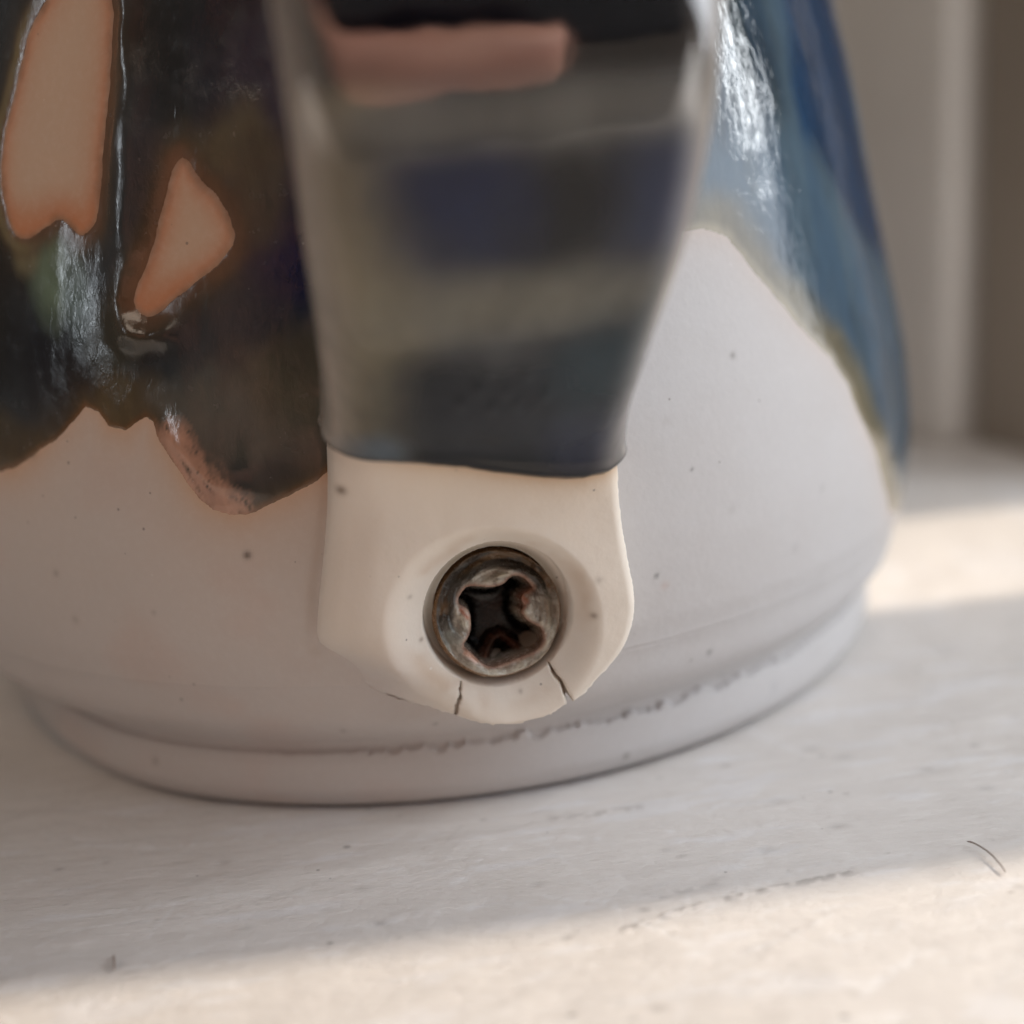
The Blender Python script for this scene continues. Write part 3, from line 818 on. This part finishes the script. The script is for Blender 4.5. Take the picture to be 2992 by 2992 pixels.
# walls of the recess that catch light
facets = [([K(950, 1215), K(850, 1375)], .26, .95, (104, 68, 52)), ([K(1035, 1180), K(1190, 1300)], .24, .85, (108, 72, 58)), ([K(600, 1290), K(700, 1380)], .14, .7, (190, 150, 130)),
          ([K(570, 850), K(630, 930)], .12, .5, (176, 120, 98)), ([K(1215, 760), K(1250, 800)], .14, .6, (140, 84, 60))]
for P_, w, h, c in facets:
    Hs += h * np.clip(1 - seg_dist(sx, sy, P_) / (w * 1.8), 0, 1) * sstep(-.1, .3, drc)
RAn = RA * 3.22 / RS
scol = np.empty(RA.shape + (3,)); scol[:] = srgb(182, 176, 164)
ad = np.degrees(TA)
scol = lay(scol, sstep(.45, .7, swirl) * .8, srgb(200, 194, 176))
scol = lay(scol, sstep(.52, .3, fbm(TA * 3 + 4, RA * 2.4, 15, 4)) * .65, srgb(98, 80, 66))
topring = sstep(2.05, 2.35, RAn + .25 * (swirl - .5)) * sstep(-.45, .15, np.sin(TA - rad(20)))
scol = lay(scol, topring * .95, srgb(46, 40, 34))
scol = lay(scol, topring * sstep(.45, .65, fbm(TA * 2, RA * 3, 27, 3)) * sstep(2.3, 2.7, RAn), srgb(104, 82, 58))
for (x, y), w, c, k in ((K(1450, 930), .75, (150, 138, 122), .8), (K(470, 1110), .55, (140, 144, 138), .8), (K(560, 1380), .5, (128, 120, 110), .6), (K(1350, 720), .30, (70, 46, 30), .9)):
    scol = lay(scol, k * np.exp(-((sx - x) ** 2 + (sy - y) ** 2) / (w * w)), srgb(*c))
scol = lay(scol, sstep(3.02, 3.12, RAn) * .8, srgb(158, 122, 88))
lipc = np.exp(-((drc + .02) / .13) ** 2)
scol = lay(scol, lipc * .7, srgb(138, 84, 58))
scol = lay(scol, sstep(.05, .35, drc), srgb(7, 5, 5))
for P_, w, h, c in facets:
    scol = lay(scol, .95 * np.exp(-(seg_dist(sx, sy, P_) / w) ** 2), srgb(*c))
# collar and shank below the head
ex_r = [(RS * 1.0, -.9), (RS * .95, -2.2), (.02, -3.2)]
rowsS = [np.stack([sx, sy, Hs], -1)]
for r, h in ex_r:
    rowsS.append(np.stack([r * np.cos(ta), r * np.sin(ta), np.full(nt_, h)], -1)[None])
PS = np.concatenate(rowsS, 0)
# lift the collar start below the deepest point of the recess is not needed: the recess stays above -2.6
PS[-3, :, 2] = -1.0; PS[-2, :, 2] = -3.2; PS[-1, :, 2] = -3.4
CS = np.concatenate([scol, np.broadcast_to(srgb(120, 92, 66), (3, nt_, 3))], 0)
SEL_ = rad(13); 
az = HN * math.cos(SEL_) + np.array([0, 0, math.sin(SEL_)])
az = az + HE * .03; az /= np.linalg.norm(az)
axx = np.cross(np.array([0, 0, 1.0]), az); axx /= np.linalg.norm(axx)
axy = np.cross(az, axx)
rroll = rad(-4.5)
ax2 = axx * math.cos(rroll) - axy * math.sin(rroll) * -1; ay2 = np.cross(az, ax2)
SC = HN * 35.7 + HE * (HOLE[0] + .12) + np.array([0, 0, HOLE[1] - .10])
PSW = SC + PS[..., :1] * ax2 + PS[..., 1:2] * ay2 + PS[..., 2:3] * az
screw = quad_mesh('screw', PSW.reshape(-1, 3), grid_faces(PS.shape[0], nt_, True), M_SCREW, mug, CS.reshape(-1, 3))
screw['label'] = 'corroded cross-head screw with black recess and coppery rim'

# ------------------------------------------------------------------ lint on the sill
def strand(name, pts, r0, mat, label, cat):
    P = np.array(smooth_poly(pts, 3, False))
    n = len(P); k = 7
    t = np.gradient(P, axis=0); t /= np.linalg.norm(t, axis=1, keepdims=True)
    up = np.array([0, 0, 1.0]); s = np.cross(t, up); s /= np.linalg.norm(s, axis=1, keepdims=True)
    u = np.cross(s, t)
    prof = r0 * np.clip(np.sin(np.linspace(.12, math.pi - .12, n)) * 1.6, .15, 1)
    an = np.linspace(0, 2 * math.pi, k, endpoint=False)
    V = P[:, None, :] + prof[:, None, None] * (np.cos(an)[None, :, None] * s[:, None, :] + np.sin(an)[None, :, None] * u[:, None, :])
    o = quad_mesh(name, V.reshape(-1, 3), grid_faces(n, k, True), mat)
    o['label'] = label; o['category'] = cat
    return o
M_HAIR = mat_paint('dark_hair', (0.34, 0.28, 0.25), .5)
strand('hair_strand', [(27.4, -41.5, .10), (27.6, -41.9, .24), (28.0, -43.0, .28), (28.15, -44.2, .18), (28.15, -44.6, .09)], .045, M_HAIR,
       'short dark curved hair lying on the sill, right foreground', 'hair')
strand('lint_fibre', [(-14.75, -44.9, .08), (-14.6, -45.4, .22), (-14.4, -46.2, .10)], .06, M_HAIR,
       'tiny dark lint fibre on the sill, left foreground', 'lint')

# ------------------------------------------------------------------ the phone and the hand that hold the camera; the handle mirrors them
def camloc(x, y, z):
    return CAM + cR * x + cU * y - cF * z
phone = empty('phone', camloc(0, 0, 6), 'black phone held up to the mug, mirrored at the top of the handle', 'phone')
def cam_box(name, x0, x1, y0, y1, z0, z1, mat, bev):
    V = [camloc(*v) for v in box_verts(x0, x1, y0, y1, z0, z1)]
    o = py_mesh(name, [tuple(v - camloc(0, 0, 6)) for v in V], BOX_F, mat, phone, False, bev, 3)
    return o
M_PHONE = mat_paint('black_phone_glass', (0.012, 0.014, 0.018), .2, .02)
cam_box('case', -46, 112, -24, 50, 6, 14, M_PHONE, 2.5)
cam_box('lens_island', -14, 14, -8, 40, 4.8, 5.9, mat_paint('lens_island_metal', (0.02, 0.022, 0.028), .25, .02), .4)

def skin_hand(name, chains, mat, label):
    verts, edges, radii = [], [], []
    def add(p, r):
        verts.append(tuple(c * MM for c in camloc(*p))); radii.append(r * MM); return len(verts) - 1
    root = add((-84, 6, 14), 19)
    palm = add((-64, 16, 10), 17); edges.append((root, palm))
    for ch in chains:
        prev = palm
        for (p, r) in ch:
            k = add(p, r); edges.append((prev, k)); prev = k
    me = bpy.data.meshes.new(name); me.from_pydata(verts, edges, []); me.update()
    ob = bpy.data.objects.new(name, me); col.objects.link(ob)
    mo = ob.modifiers.new('skin', 'SKIN'); mo.use_smooth_shade = True
    for v, r in zip(me.skin_vertices[0].data, radii): v.radius = (r, r)
    me.skin_vertices[0].data[0].use_root = True
    sb = ob.modifiers.new('sub', 'SUBSURF'); sb.levels = 2; sb.render_levels = 2
    me.materials.append(mat)
    ob['label'] = label; ob['category'] = 'hand'
    return ob
g = NT('skin')
sk = g.mix(g.ramp(g.noise(90, 4), .35, .7, 0, .5), (0.76, 0.42, 0.33), (0.64, 0.31, 0.25))
M_SKIN = g.set(Base_Color=sk, Roughness=.5, Normal=g.bump(g.noise(900, 4), .3, .0003))
fingers = [[((-50, -8, 6), 8.0), ((-26, -15, 0), 7.6), ((-6, -17, -1), 8.0), ((10, -17.8, -.5), 8.4), ((23, -17.4, 0), 8.4), ((29, -17, .5), 7.4)],
           [((-50, 16, 4), 7.4), ((-34, 21, 0), 6.4), ((-18, 22, -.5), 5.8), ((-8, 21, 0), 4.4)],
           [((-50, 30, 4), 7.6), ((-32, 36, 0), 6.6), ((-14, 37, -.5), 6.0), ((-5, 36, 0), 4.6)],
           [((-52, 42, 5), 7.4), ((-34, 50, 1), 6.4), ((-18, 51, -.2), 5.8), ((-9, 50, 0), 4.4)],
           [((-68, 30, 22), 9.0), ((-54, 44, 25), 7.6), ((-38, 54, 22), 6.6), ((-28, 58, 20), 5.2)]]
skin_hand('person', fingers, M_SKIN, 'bare hand gripping the black phone, mirrored pink in the handle')
